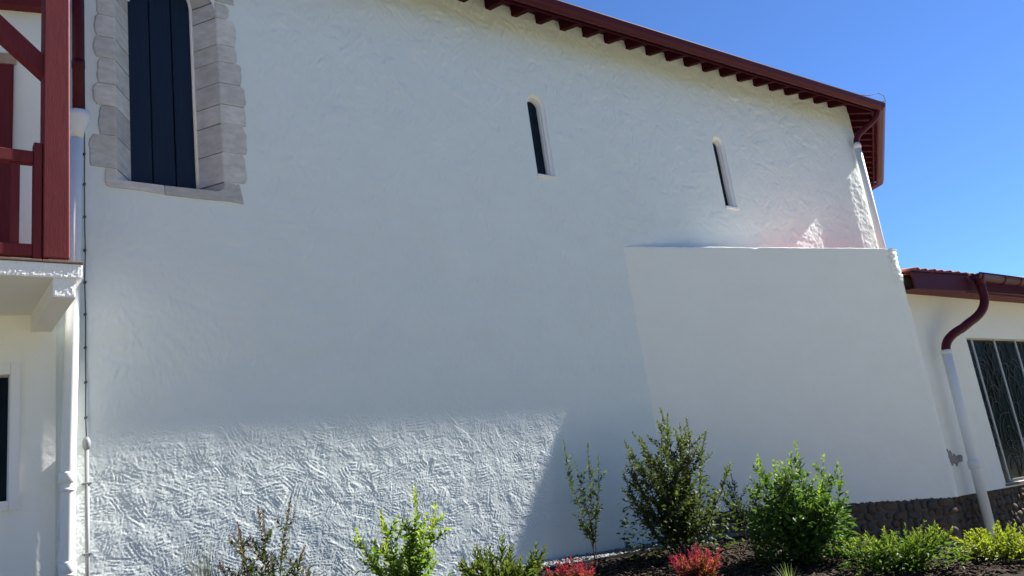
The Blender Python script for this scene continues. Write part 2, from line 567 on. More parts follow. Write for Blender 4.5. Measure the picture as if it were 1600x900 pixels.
# slit windows
for (x0, x1, z0, zt) in SLITS:
    w = mk('slit_window', *[[], []], M['plaster_trim'])
    rings = []
    prof = [(0.0, 0.0), (0.006, 0.014), (0.018, 0.028), (0.034, 0.038), (0.036, 0.07), (0.046, 0.073), (0.048, 0.115)]
    v, f = [], []
    for (ins, dep) in prof:
        o_ = arch_outline(x0 + ins, x1 - ins, z0 + min(ins, 0.01), zt - ins, n=20)
        v += [(p[0], dep, p[1]) for p in o_]
    n = len(o_)
    for k in range(len(prof) - 1):
        for i in range(n):
            f.append((k * n + i, k * n + (i + 1) % n, (k + 1) * n + (i + 1) % n, (k + 1) * n + i))
    bpy.data.objects.remove(w)
    w = mk('slit_window', v, f, M['plaster_trim'], None, smooth=False)
    fix_normals(w)
    under(w, church)
    g = mk('pane', [(p[0], 0.112, p[1]) for p in o_], [tuple(range(n))], M['glass'])
    under(g, w)
    s = box('sill', x0 - 0.005, x1 + 0.02, -0.022, 0.03, z0 - 0.03, z0 + 0.006, M['plaster_trim'], None, 0.006)
    under(s, w)

# large shuttered window with limestone surround
wroot = mk('mortar', [(1.72, 0.012, 4.9), (1.885, 0.24, 4.9), (1.885, 0.24, 7.6), (1.72, 0.012, 7.6), (2.65, 0.012, 4.9), (2.485, 0.24, 4.9), (2.485, 0.24, 7.6), (2.65, 0.012, 7.6),
                      (1.60, 0.012, 4.9), (1.60, 0.012, 7.6), (2.77, 0.012, 4.9), (2.77, 0.012, 7.6)],
           [(0, 1, 2, 3), (4, 7, 6, 5), (0, 3, 9, 8), (4, 10, 11, 7)], M['mortar'])
wroot.name = 'shuttered_window'
under(wroot, church)


def jamb_stone(outer, z0, z1, xc, xi, side):
    """irregular block: front face from the ragged outer edge to the arris xc, then a splay to xi"""
    g = random.uniform(0.003, 0.0075)
    y0 = -0.010 - random.uniform(0, 0.006)
    z0 += g
    z1 -= g
    n = 6
    zs = [z0 + (z1 - z0) * k / n for k in range(n + 1)]
    ed = []
    for k, z in enumerate(zs):
        e = outer + random.uniform(-0.007, 0.007)
        if k == 0 or k == n:
            e -= side * random.uniform(0.008, 0.034)
        elif k in (1, n - 1):
            e -= side * random.uniform(0.0, 0.010)
        ed.append(e)
    v, f = [], []
    arr = 0.006
    c0, c1 = xc + side * arr, xc - side * arr
    yi = 0.235
    for k, z in enumerate(zs):
        jz = random.uniform(-0.002, 0.002) if 0 < k < n else 0
        ysp = random.uniform(-0.002, 0.002)
        v += [(ed[k], 0.05, z + jz), (ed[k] - side * 0.006, y0 + 0.006, z + jz), (ed[k] - side * 0.014, y0, z + jz), ((ed[k] + xc) / 2, y0 + random.uniform(-0.0015, 0.0015), z + jz), (c0, y0, z + jz), (c1, y0 + 0.007, z + jz), ((xc + xi) / 2, (y0 + yi) / 2 + ysp, z + jz), (xi, yi, z + jz)]
    m_ = 8
    for k in range(n):
        for i in range(m_ - 1):
            f.append((k * m_ + i, k * m_ + i + 1, (k + 1) * m_ + i + 1, (k + 1) * m_ + i))
    f.append(tuple(range(m_)))
    f.append(tuple(n * m_ + i for i in range(m_))[::-1])
    o = mk('stone', v, f, M['limestone'])
    fix_normals(o)
    return under(o, wroot)


LZ = [7.02, 6.79, 6.576, 6.35, 6.133, 5.875, 5.659, 5.371, 5.06, 4.955]
LO = [1.552, 1.556, 1.533, 1.521, 1.551, 1.517, 1.562, 1.483]
for k, e in enumerate(LO):
    jamb_stone(e, LZ[k + 1], LZ[k], 1.708, 1.885, -1)
RZ = [7.0, 6.824, 6.525, 6.338, 6.104, 5.874, 5.667, 5.37, 5.06]
RO = [2.79, 2.846, 2.842, 2.882, 2.908, 2.904, 2.897, 2.88]
for k, e in enumerate(RO):
    jamb_stone(e, RZ[k + 1], RZ[k], 2.655, 2.485, 1)
jamb_stone(1.625, 4.953, 5.057, 1.708, 1.885, -1)
jamb_stone(2.785, 4.953, 5.053, 2.655, 2.485, 1)
# voussoirs of the arch
cx, zs_ = 2.185, 7.01
for k in range(7):
    a0, a1 = math.pi * k / 7 + 0.008, math.pi * (k + 1) / 7 - 0.008
    ro = 0.66 + random.uniform(-0.03, 0.03)
    v, f = [], []
    for t in range(4):
        a = a0 + (a1 - a0) * t / 3
        c, s = math.cos(a), math.sin(a)
        v += [(cx + ro * c, 0.05, zs_ + ro * s), (cx + ro * c, -0.01, zs_ + ro * s), (cx + 0.472 * c, -0.012, zs_ + 0.472 * s), (cx + 0.30 * c, 0.235, zs_ + 0.30 * s)]
    for t in range(3):
        for i in range(3):
            f.append((t * 4 + i, t * 4 + i + 1, t * 4 + i + 5, t * 4 + i + 4))
    f += [(0, 1, 2, 3), (15, 14, 13, 12)]
    o = mk('voussoir', v, f, M['limestone'])
    fix_normals(o)
    under(o, wroot)


def sill_stone(pts, z_in, x_in0, x_in1, xf0, xf1, zf):
    """front polygon (x,z) and a sloping top running back to the shutter"""
    n = len(pts)
    v = [(p[0], -0.016, p[1]) for p in pts] + [(p[0], 0.05, p[1]) for p in pts]
    f = [tuple(range(n))] + [(i, (i + 1) % n, n + (i + 1) % n, n + i) for i in range(n)]
    b = len(v)
    v += [(xf0, -0.016, zf), (xf1, -0.016, zf), (x_in1, 0.24, z_in), (x_in0, 0.24, z_in), (xf0, 0.0, zf - 0.1), (xf1, 0.0, zf - 0.1)]
    f += [(b, b + 1, b + 2, b + 3)]
    o = mk('sill_stone', v, f, M['limestone'])
    fix_normals(o)
    return under(o, wroot)


sill_stone([(1.622, 5.05), (1.614, 4.93), (1.628, 4.895), (1.66, 4.884), (1.9, 4.882), (2.10, 4.868), (2.105, 4.952), (1.705, 4.956), (1.70, 5.052)], 5.005, 1.885, 2.13, 1.706, 2.105, 4.952)
sill_stone([(2.112, 4.866), (2.4, 4.862), (2.7, 4.868), (2.826, 4.856), (2.80, 5.02), (2.79, 5.052), (2.66, 5.0), (2.60, 4.955), (2.112, 4.95)], 5.005, 2.135, 2.485, 2.112, 2.66, 4.952)
# shutter boards and white frame
for x0, x1, yj in ((1.868, 2.078, 0.242), (2.082, 2.288, 0.248), (2.292, 2.487, 0.244)):
    b = box('shutter_board', x0 + .002, x1 - .002, yj, yj + 0.04, 4.985, 7.31, M['navy'], None, 0.006)
    under(b, wroot)
under(mk('gap_blackout', [(1.86, 0.30, 4.95), (2.50, 0.30, 4.95), (2.50, 0.30, 7.35), (1.86, 0.30, 7.35)], [(0, 1, 2, 3)], M['edging']), wroot)  # added black sheet, stops light showing through the board gaps
fr = []
for x, z in [(2.481, 4.99), (2.481, 6.95)] + [(2.185 + 0.296 * math.cos(a), 7.01 + 0.296 * math.sin(a)) for a in [math.pi * k / 14 for k in range(15)]] + [(1.889, 6.95)]:
    fr.append((x, 0.232, z))
tfr = mk('frame', *tube_vf(fr, 0.017, 6), M['plaster_trim'], None, smooth=True)
under(tfr, wroot)

# ------------------------------------------------------------------ church roof: rafters, soffit, fascia, gutter, tiles
SL = 0.27
zroof = lambda y: 7.995 + (y + 0.0) * SL          # underside of the soffit boards at distance y from the wall
CT = math.tan(TURN / 2)


def eave_line(off, z):          # polyline of the eave at distance off outside the wall
    a = Vector((-1.5, -off, z))
    b = Vector((13.9 + off * CT, -off, z))
    nrm = Vector((math.sin(TURN), -math.cos(TURN), 0))
    c = A1 + nrm * off + fd * (off * math.tan(0.6 * TURN))
    c.z = z
    d2 = Vector((math.cos(2.2 * TURN), math.sin(2.2 * TURN), 0))
    n2 = Vector((math.sin(2.2 * TURN), -math.cos(2.2 * TURN), 0))
    e = A2 + n2 * off
    e.z = z
    return [a, b, c, e]


def strip(name, lines, m, parent, thick=None):
    n = len(lines[0])
    v = [p for L in lines for p in L]
    f = []
    for r in range(len(lines) - 1):
        for i in range(n - 1):
            f.append((r * n + i, r * n + i + 1, (r + 1) * n + i + 1, (r + 1) * n + i))
    o = mk(name, v, f, m)
    return under(o, parent)


apexA, apexB = Vector((-1.5, 4.5, 9.4)), Vector((13.0, 4.5, 9.4))
top = [apexA, apexB, apexB, apexB]
roof = strip('roof', [eave_line(0.47, zroof(-0.47) + 0.05), eave_line(0.0, zroof(0.0) + 0.06), top], M['tile'], church)
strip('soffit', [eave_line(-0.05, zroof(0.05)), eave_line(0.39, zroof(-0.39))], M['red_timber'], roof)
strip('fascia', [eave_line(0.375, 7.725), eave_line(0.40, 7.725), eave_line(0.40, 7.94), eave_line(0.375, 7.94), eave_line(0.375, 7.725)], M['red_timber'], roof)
# gutter: half round with rolled lip
gl = []
GC, GR = 0.522, 0.078
for k in range(11):
    a = math.pi + math.pi * k / 10
    gl.append(eave_line(GC - GR * math.cos(a) * -1, 7.775 + GR * math.sin(a) * 1.2))
gl.append(eave_line(GC + GR + 0.012, 7.783))
gl.append(eave_line(GC + GR + 0.012, 7.793))
gl.append(eave_line(GC + GR - 0.006, 7.795))
g_ = strip('gutter', gl, M['red_metal'], roof)
for e in (0.41, 0.53):
    pass
# gutter brackets / joints
strip('drip_edge', [eave_line(0.40, 7.905), eave_line(0.54, 7.828), eave_line(0.54, 7.834), eave_line(0.40, 7.915)], M['red_metal'], roof)
rv = [(-0.04, 0.06, 7.87), (0.04, 0.06, 7.87), (-0.04, -0.372, 7.745), (0.04, -0.372, 7.745), (-0.04, -0.372, 7.89), (0.04, -0.372, 7.89), (-0.04, 0.06, 8.0), (0.04, 0.06, 8.0)]
rf = [(0, 2, 3, 1), (2, 4, 5, 3), (4, 6, 7, 5), (0, 6, 4, 2), (1, 3, 5, 7)]
rme = bpy.data.meshes.new('rafter')
rme.from_pydata(rv, [], rf)
rme.materials.append(M['red_timber'])


def inst(me, name, loc, rz, parent, scale=(1, 1, 1), rx=0.0, ry=0.0):
    o = bpy.data.objects.new(name, me)
    COL.objects.link(o)
    o.location = loc
    o.rotation_euler = (rx, ry, rz)
    o.scale = scale
    o.parent = parent
    return o


def chain_inv(p):
    """world matrix of a parent chain whose objects carry no own offset but their inverse"""
    return p.matrix_parent_inverse


def inst_under(me, name, loc, rz, parent, scale=(1, 1, 1), rx=0.0, ry=0.0):
    o = inst(me, name, loc, rz, None, scale, rx, ry)
    o.parent = parent          # parents of this kind sit at the world origin once their inverse is applied
    return o


for k in range(-14, 20):
    x = 5.70 + 0.4014 * k
    if x < 0.2 or x > 13.8:
        continue
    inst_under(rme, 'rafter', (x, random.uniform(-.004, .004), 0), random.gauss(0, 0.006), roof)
for k in range(13):
    p = A0 + fd * (0.03 + 0.335 * k)
    inst_under(rme, 'rafter', (p.x, p.y, 0), TURN, roof)


def canal_mesh(r=0.085, L=0.42, th=0.014, n=7, taper=0.86):
    v, f = [], []
    for j, (y, s) in enumerate(((0, 1.0), (L, taper))):
        for rr in (r * s, r * s - th):
            for k in range(n + 1):
                a = math.pi * k / n
                v.append((rr * math.cos(a), y, rr * math.sin(a) * 0.8))
    m_ = n + 1
    for k in range(n):
        f += [(k, k + 1, 2 * m_ + k + 1, 2 * m_ + k), (m_ + k, 3 * m_ + k, 3 * m_ + k + 1, m_ + k + 1), (k, m_ + k, m_ + k + 1, k + 1), (2 * m_ + k, 2 * m_ + k + 1, 3 * m_ + k + 1, 3 * m_ + k)]
    me = bpy.data.meshes.new('roof_tile')
    me.from_pydata(v, [], f)
    me.materials.append(M['tile'])
    me.shade_smooth()
    return me


tme = canal_mesh(0.085, 0.075, 0.014, 7, 0.97)
pitch = math.atan(SL)
for k in range(66):
    inst_under(tme, 'roof_tile', (0.4 + k * 0.205, -0.43 + random.uniform(-.008, .008), 7.845), random.gauss(0, .02), roof, rx=pitch)
gcorner = eave_line(0.50, 7.905)
for k in range(22):
    p = gcorner[1] + fd * (0.1 + 0.2 * k)
    inst_under(tme, 'roof_tile', (p.x, p.y, 7.86), TURN + random.gauss(0, .02), roof, rx=pitch)
# thin wire looping over the roof corner
wl_ = [Vector((13.6, -0.35, 7.98)), Vector((13.85, -0.48, 7.95)), Vector((13.98, -0.56, 7.99)), Vector((14.1, -0.60, 7.94)), Vector((14.18, -0.57, 7.86))]
for k in range(8):
    p = eave_line(0.58, 7.9)[1] + fd * (0.15 + 0.5 * k)
    wl_.append(Vector((p.x, p.y, 7.90 + (0.03 if k % 2 else -0.01))))
under(tube('lightning_wire', wl_, 0.007, M['conduit'], None, 6), roof)


# ------------------------------------------------------------------ downpipes and the lightning conductor
def coupling(parent, p, r, h, m):
    z = p[2]
    prof = [(r * 1.02, 0), (r * 1.22, 0.012), (r * 1.22, h - 0.012), (r * 1.02, h)]
    o = tube('coupling', [(p[0], p[1], z + q[1]) for q in prof], [q[0] for q in prof], m, None, 16)
    return under(o, parent)


def bracket(parent, x, y, z, r, m):
    o = tube('bracket', [(x, y, z), (x, y, z + 0.025)], r * 1.12, m, None, 16)
    under(o, parent)
    b = box('wall_stay', x - 0.008, x + 0.008, y, 0.02, z + 0.004, z + 0.022, m, None, 0.002)
    under(b, parent)


dp = thing('downpipe', 'white downpipe with flared hopper beside the timber balcony post', 'downpipe', (1.30, -0.09, 1.0))
under(tube('pipe', [(1.296, -0.09, 0.9), (1.301, -0.09, 1.8), (1.312, -0.09, 2.6), (1.345, -0.09, 3.9), (1.372, -0.09, 5.3)], 0.052, M['pipe'], None, 18), dp)
under(tube('hopper', [(1.373, -0.09, 5.26), (1.378, -0.09, 5.34), (1.388, -0.10, 5.44), (1.390, -0.10, 5.50)], [0.054, 0.060, 0.085, 0.088], M['pipe'], None, 18), dp)
under(tube('upper_pipe', [(1.390, -0.10, 5.47), (1.388, -0.10, 6.6), (1.388, -0.10, 7.3), (1.388, -0.30, 7.55), (1.388, -0.46, 7.74)], 0.05, M['red_metal'], None, 18), dp)['label'] = 'dark red upper length of the pipe'
for z in (1.70, 2.36):
    coupling(dp, (1.303, -0.09, z), 0.052, 0.09, M['pipe'])
bracket(dp, 1.305, -0.09, 2.30, 0.052, M['pipe'])
bracket(dp, 1.302, -0.09, 1.68, 0.052, M['pipe'])
under(tube('coupling', [(1.388, -0.10, 5.93), (1.388, -0.10, 6.0)], 0.054, M['red_metal'], None, 18), dp)

dp = thing('downpipe', 'white downpipe with red elbow below the far roof corner', 'downpipe', (13.74, -0.08, 4.6))
under(tube('pipe', [(13.71, -0.095, 4.0), (13.725, -0.095, 5.5), (13.745, -0.095, 7.2)], 0.055, M['pipe'], None, 16), dp)
under(tube('elbow', [(13.745, -0.095, 7.15)] + arc_pts((13.745, -0.095, 7.2), (13.75, -0.10, 7.32), (13.84, -0.2, 7.40), 4) + arc_pts((13.93, -0.33, 7.50), (14.03, -0.46, 7.60), (14.03, -0.47, 7.76), 5), 0.05, M['red_metal'], None, 16), dp)
coupling(dp, (13.743, -0.095, 7.10), 0.055, 0.08, M['pipe'])

cd = thing('lightning_conductor', 'thin dark cable clipped up the white wall above a grey conduit', 'cable', (1.45, 0, 1.0))
zc = [5.40, 5.159, 4.879, 4.58, 4.282, 4.002, 3.727, 3.447, 3.162, 2.877, 2.70]
under(tube('cable', [(1.447 + random.uniform(-.004, .004), -0.022, z) for z in [7.7, 6.5] + zc], 0.005, M['cable'], None, 8), cd)
for z in zc[1:-1]:
    under(box('clip', 1.447 - 0.010, 1.447 + 0.010, -0.032, 0.004, z - 0.010, z + 0.010, M['cable'], None, 0.004), cd)
jb = tube('junction_box', [(1.45, -0.03, 2.62), (1.45, -0.03, 2.64), (1.45, -0.03, 2.69), (1.45, -0.03, 2.72)], [0.016, 0.03, 0.03, 0.014], M['conduit'], None, 8)
under(jb, cd)
under(tube('conduit', [(1.453, -0.028, 0.9), (1.45, -0.028, 2.64)], 0.0165, M['conduit'], None, 12), cd)
for z in (2.36, 1.83):
    under(box('clamp', 1.45 - 0.034, 1.45 + 0.034, -0.05, 0.004, z - 0.008, z + 0.008, M['conduit'], None, 0.003), cd)

# ------------------------------------------------------------------ angled annex wall
annex = thing('annex', 'lower white plastered annex wall standing out at an angle from the church', 'annex', (10, -0.5, 0.9))
S2 = Vector((7.66, 0.02, 0))
E2 = Vector((12.54, -1.046, 0))
ad = (E2 - S2).normalized()
an = Vector((ad.y, -ad.x, 0))           # outward
LA = (E2 - S2).length + 0.10
ZT = 4.843
rc = 0.30
turn = math.pi / 2 + math.atan2(-ad.y, ad.x)
tl = rc * math.tan(turn / 2)
path, nrm, sl = [], [], []
nfr = 160
for k in range(nfr + 1):
    s = (LA - tl) * k / nfr
    path.append(S2 + ad * s)
    nrm.append(an)
    sl.append(s)
cc = S2 + ad * (LA - tl) - an * rc
for k in range(1, 11):
    a = turn * k / 10
    n_ = Vector((an.x * math.cos(a) - an.y * math.sin(a), an.x * math.sin(a) + an.y * math.cos(a), 0))
    path.append(cc + n_ * rc)
    nrm.append(n_)
    sl.append(sl[-1] + rc * turn / 10)
for k in range(1, 15):
    path.append(path[nfr + 10] + Vector((0, 1, 0)) * (0.06 * k))
    nrm.append(Vector((1, 0, 0)))
    sl.append(sl[-1] + 0.06)
rngA = np.random.default_rng(11)
HA = blur(trowel(190, len(path) + 2, 0.03, rngA, amp=0.0035, cover=2.0, lng=(0.3, 0.7), wid=(0.12, 0.3), wl=(0.08, 0.16), base=0.006), 1)
HR = rngA.normal(0, 1, (190, len(path) + 2))


def stone_top(s):
    return 1.50 - 0.066 * s if s < 4.9 else 1.18


v, f = [], []
zrows = 132
for j in range(zrows + 4):
    for i, p in enumerate(path):
        zb = stone_top(sl[i])
        if j <= zrows:
            z = zb + (ZT - 0.012 - zb) * j / zrows
            back = 0
        else:
            t = (j - zrows) / 3
            a = t * math.pi / 2
            z = ZT - 0.012 + 0.012 * math.sin(a) + 0.004 * math.sin(sl[i] * 5.1) * t + HR[7, i] * 0.002
            back = 0.012 * (1 - math.cos(a))
        edge = 1.0 if i < nfr else 1.0
        h = HA[j, i] * 0.8 * min(1, sl[i] / 0.2)
        if nfr - 2 <= i:
            h += HR[j, i] * (0.012 if j > zrows * 0.85 else 0.004)
        if j == 0:
            h += HR[0, i] * 0.004
            z += HR[1, i] * 0.008
        q = p + nrm[i] * (h - back)
        v.append((q.x, q.y, z))
npth = len(path)
for j in range(zrows + 3):
    for i in range(npth - 1):
        f.append((j * npth + i, j * npth + i + 1, (j + 1) * npth + i + 1, (j + 1) * npth + i))
b0 = len(v)
for i, p in enumerate(path):      # flat top going back to the wall
    q = v[(zrows + 3) * npth + i]
    d = 0.26 if i <= nfr else 0.1
    qq = Vector(q) - nrm[min(i, nfr)] * d
    v.append((qq.x, min(qq.y, 0.02), ZT - 0.005))
for i in range(npth - 1):
    f.append(((zrows + 3) * npth + i, (zrows + 3) * npth + i + 1, b0 + i + 1, b0 + i))
aw = mk('wall', v, f, M['plaster_smooth'], None, smooth=True)
under(aw, annex)
ar = mk('lean_to_roof', [(8.5, 0.0, 4.74), (12.4, -0.78, 4.70), (12.42, 0.3, 4.80), (13.8, 0.02, 4.80), (8.5, 0.02, 4.80)], [(0, 1, 2, 4), (1, 3, 2)], M['lean_tile'])
under(ar, annex)


# rubble base of rounded stones
def cobble_meshes(n=8, seed=5):
    out = []
    rng = np.random.default_rng(seed)
    ico = bpy.data.meshes.new('tmp')
    import bmesh
    for k in range(n):
        bm = bmesh.new()
        bmesh.ops.create_icosphere(bm, subdivisions=2, radius=1.0)
        w = rng.normal(0, 1, (4, 3))
        ph = rng.uniform(0, 6, 4)
        for vv in bm.verts:
            c = np.array(vv.co)
            c = np.sign(c) * np.abs(c) ** 0.8
            d = sum(math.sin(1.6 * float(w[q] @ c) + ph[q]) for q in range(4)) * 0.06
            c = c * (1 + d)
            vv.co = c
        me = bpy.data.meshes.new('stone')
        bm.to_mesh(me)
        bm.free()
        me.materials.append(M['cobble'][k % 3])
        me.shade_smooth()
        out.append(me)
    return out


COB = cobble_meshes(9)


def cobbles(parent, origin, d, s0, s1, topf, botf, depth, rng, wmin=0.11, wmax=0.30, hmin=0.09, hmax=0.16):
    nrm_ = Vector((d.y, -d.x, 0))
    rz = math.atan2(d.y, d.x)
    z_off = 0.0
    for row in range(9):
        h = rng.uniform(hmin, hmax)
        s = s0 + rng.uniform(0, 0.1)
        while s < s1:
            w = wmin + (wmax - wmin) * rng.random() ** 1.3
            hh = h * rng.uniform(0.8, 1.12)
            zc_ = topf(s + w / 2) - z_off - h / 2 + rng.uniform(-0.018, 0.018)
            if zc_ > botf(s) - 0.05 and s + w < s1 + 0.08:
                p = origin + d * (s + w / 2) + nrm_ * (depth + rng.uniform(-0.016, 0.014))
                o = inst_under(COB[int(rng.integers(0, len(COB)))], 'stone', (p.x, p.y, zc_), rz, parent, (w * rng.uniform(0.44, 0.52), rng.uniform(0.035, 0.055), hh * 0.5), ry=rng.normal(0, 0.2))
            s += w * 0.97
        z_off += h * 0.95


def base_plane(name, origin, d, s0, s1, topf, z0, back, parent):
    n_ = Vector((d.y, -d.x, 0))
    v, f = [], []
    N = 40
    for k in range(N + 1):
        s = s0 + (s1 - s0) * k / N
        p = origin + d * s - n_ * back
        v += [(p.x, p.y, z0), (p.x, p.y, topf(s) + 0.03)]
    for k in range(N):
        f.append((2 * k, 2 * k + 2, 2 * k + 3, 2 * k + 1))
    return under(mk(name, v, f, M['base_mortar']), parent)


ap = base_plane('stone_base', S2, ad, 0.0, LA - 0.36, stone_top, 0.1, 0.03, annex)
cobbles(ap, S2, ad, 0.15, LA - 0.38, stone_top, lambda s: gz((S2 + ad * s).x, (S2 + ad * s).y), -0.035, np.random.default_rng(21))
# return side of the base, round the corner
rq = S2 + ad * (LA - 0.36) - an * 0.03
under(mk('base_return', [(rq.x, rq.y, 0.1), (12.52, -0.66, 0.1), (12.52, -0.66, 1.21), (rq.x, rq.y, 1.21)], [(0, 1, 2, 3)], M['base_mortar']), annex)
rd = (Vector((12.52, -0.66, 0)) - rq).normalized()
cobbles(ap, rq, rd, 0.0, 0.36, lambda s: 1.19, lambda s: 0.45, -0.005, np.random.default_rng(25), 0.1, 0.16)

# ------------------------------------------------------------------ low building beyond the annex
low = thing('low_building', 'low white building with tiled roof, red gutter and barred leaded window', 'building', (14, -0.85, 0.5))
YL = -0.70
LWX0, LWX1 = 12.40, 18.5
win = (14.45, 17.2, 1.235, 3.575)
xs = [LWX0 + 0.05 * k for k in range(int((LWX1 - LWX0) / 0.05) + 1)]
zs2 = [1.17 + 0.05 * k for k in range(70)]
HL = blur(trowel(len(zs2), len(xs), 0.05, np.random.default_rng(31), amp=0.005, cover=2.0, lng=(0.4, 0.9), wid=(0.15, 0.4), wl=(0.12, 0.24), base=0.008), 1)
v, f = [], []


def snap(x, a):
    return a if abs(x - a) < 0.026 else x


for j, z in enumerate(zs2):
    for i, x in enumerate(xs):
        xx = snap(x, win[0])
        xx = snap(xx, win[1])
        z_ = snap(z, win[2])
        z_ = snap(z_, win[3])
        near = (win[0] - 0.06 < x < win[1] + 0.06) and (win[2] - 0.06 < z < win[3] + 0.06)
        v.append((xx, YL - HL[j, i] * (0.3 if near else 1), z_))
n = len(xs)
for j in range(len(zs2) - 1):
    for i in range(n - 1):
        cxm = (v[j * n + i][0] + v[j * n + i + 1][0]) / 2
        czm = (v[j * n + i][2] + v[(j + 1) * n + i][2]) / 2
        if win[0] < cxm < win[1] and win[2] < czm < win[3]:
            continue
        f.append((j * n + i, j * n + i + 1, (j + 1) * n + i + 1, (j + 1) * n + i))
b0 = len(v)
a, b, c, d = win
for y in (YL, YL + 0.16):
    v += [(a, y, c), (b, y, c), (b, y, d), (a, y, d)]
for i in range(4):
    f.append((b0 + i, b0 + (i + 1) % 4, b0 + 4 + (i + 1) % 4, b0 + 4 + i))
lw = under(mk('wall', v, f, M['plaster_smooth'], None, smooth=False), low)
lb = base_plane('stone_base', Vector((LWX0, YL, 0)), Vector((1, 0, 0)), 0.0, 6.0, lambda s: 1.175, 0.0, 0.03, low)
cobbles(lb, Vector((LWX0, YL, 0)), Vector((1, 0, 0)), 0.15, 4.6, lambda s: 1.17 - 0.004 * s, lambda s: 0.45, -0.03, np.random.default_rng(22), 0.10, 0.21, 0.09, 0.14)

# window: glass with lead lines as geometry, bars
wn = under(box('window', a - 0.0, b, YL + 0.10, YL + 0.125, c - 0.0, c + 0.05, M['lead'], None, 0.003), low)
wn.name = 'window'
for x0 in (a + 0.0,):
    under(box('frame', x0, x0 + 0.035, YL + 0.095, YL + 0.13, c + 0.04, d, M['lead'], None, 0.003), wn)
under(mk('pane', [(a, YL + 0.13, c), (b, YL + 0.13, c), (b, YL + 0.13, d), (a, YL + 0.13, d)], [(0, 1, 2, 3)], M['leaded_glass']), wn)
for x0 in (14.69, 15.46, 16.22, 16.98):
    under(box('bar', x0 - 0.022, x0 + 0.022, YL + 0.03, YL + 0.05, c + 0.02, d, M['bar'], None, 0.003), wn)
lv, lf = [], []
rl = random.Random(5)
for k in range(170):
    x, z = rl.uniform(a + 0.03, 17.0), rl.uniform(c + 0.05, d - 0.05)
    ang = rl.gauss(math.pi / 2, 0.55)
    cur = rl.uniform(-2.2, 2.2)
    P = []
    for s in range(9):
        P.append((x, YL + 0.118, z))
        x += math.cos(ang) * 0.055
        z += math.sin(ang) * 0.055
        ang += cur * 0.055 * 3
        if not (a + .02 < x < b - .05 and c + .05 < z < d - .02):
            break
    if len(P) > 2:
        tv, tf = tube_vf(P, 0.0045, 4, False)
        o0 = len(lv)
        lv += tv
        lf += [tuple(q + o0 for q in t) for t in tf]
ll = under(mk('lead_tracery', lv, lf, M['lead']), wn)
ll['kind'] = 'stuff'
under(box('window_sill', a - 0.02, b + 0.05, YL - 0.02, YL + 0.12, c - 0.045, c - 0.006, M['slab_tile'], None, 0.004), low)

# roof of the low building
LS = 0.2
lroof = under(mk('roof', [(12.60, -1.06, 4.44), (18.5, -1.14, 4.44), (18.5, 1.2, 4.90), (12.60, 1.2, 4.90)], [(0, 1, 2, 3)], M['lean_tile']), low)
lsoff = under(mk('soffit', [(12.58, -1.06, 4.21), (14.0, -1.185, 4.21), (18.5, -1.30, 4.21), (18.5, -0.6, 4.26), (12.58, -0.6, 4.26)], [(0, 1, 2, 3, 4)], M['red']), lroof)
fa = prism('fascia', [(12.58, -1.075, 4.20), (14.0, -1.19, 4.20), (14.0, -1.19, 4.465), (12.58, -1.075, 4.465)], (0, 0.03, 0), M['red_metal'])
under(fa, lroof)
under(prism('fascia', [(14.02, -1.12, 4.20), (18.5, -1.12, 4.20), (18.5, -1.12, 4.45), (14.02, -1.12, 4.45)], (0, 0.03, 0), M['red_metal']), lroof)
under(prism('metal_flashing', [(12.56, -1.10, 4.468), (14.02, -1.215, 4.468), (14.02, -1.215, 4.492), (12.56, -1.10, 4.492)], (0, 0.2, 0.02), M['red_metal']), lroof)
gp = []
GY, GZ, GRR = -1.285, 4.40, 0.088
v, f = [], []
gxs = [14.03, 14.9, 14.905, 15.7, 15.705, 18.5]
for i, x in enumerate(gxs):
    for k in range(13):
        an_ = math.pi + math.pi * k / 12
        v.append((x, GY + GRR * math.cos(an_), GZ + 0.05 + GRR * 1.25 * math.sin(an_)))
    v.append((x, GY + GRR + 0.01, GZ + 0.055))
for i in range(len(gxs) - 1):
    for k in range(13):
        f.append((i * 14 + k, i * 14 + k + 1, (i + 1) * 14 + k + 1, (i + 1) * 14 + k))
f.append(tuple(range(13)))
under(mk('gutter', v, f, M['red_metal'], None, smooth=True), lroof)
v, f = [], []
under(tube('gutter_lip', [(14.03, GY - GRR - 0.004, GZ + 0.052), (18.5, GY - GRR - 0.004, GZ + 0.052)], 0.009, M['red_metal'], None, 8), lroof)
for gx_ in (14.9, 15.45, 16.0, 16.55):
    tv, tf = tube_vf([(gx_, GY + GRR * 1.04 * math.cos(math.pi + math.pi * k / 10), GZ + 0.05 + GRR * 1.29 * math.sin(math.pi + math.pi * k / 10)) for k in range(11)], 0.008, 6)
    under(mk('gutter_bracket', tv, tf, M['red_metal'], None, smooth=True), lroof)
tme2 = canal_mesh(0.095, 0.42, 0.016, 8)
lp = math.atan(LS)
for r in range(4):
    for k in range(21):
        x = 12.72 + k * 0.225
        y0 = -1.09 - 0.06 * min(1, max(0, (x - 12.7) / 1.5)) + r * 0.36
        inst_under(tme2, 'roof_tile', (x, y0 + random.uniform(-.012, .012), 4.468 + (y0 + 1.1) * LS + random.uniform(-.004, .004)), random.gauss(0, 0.025), lroof, rx=lp)

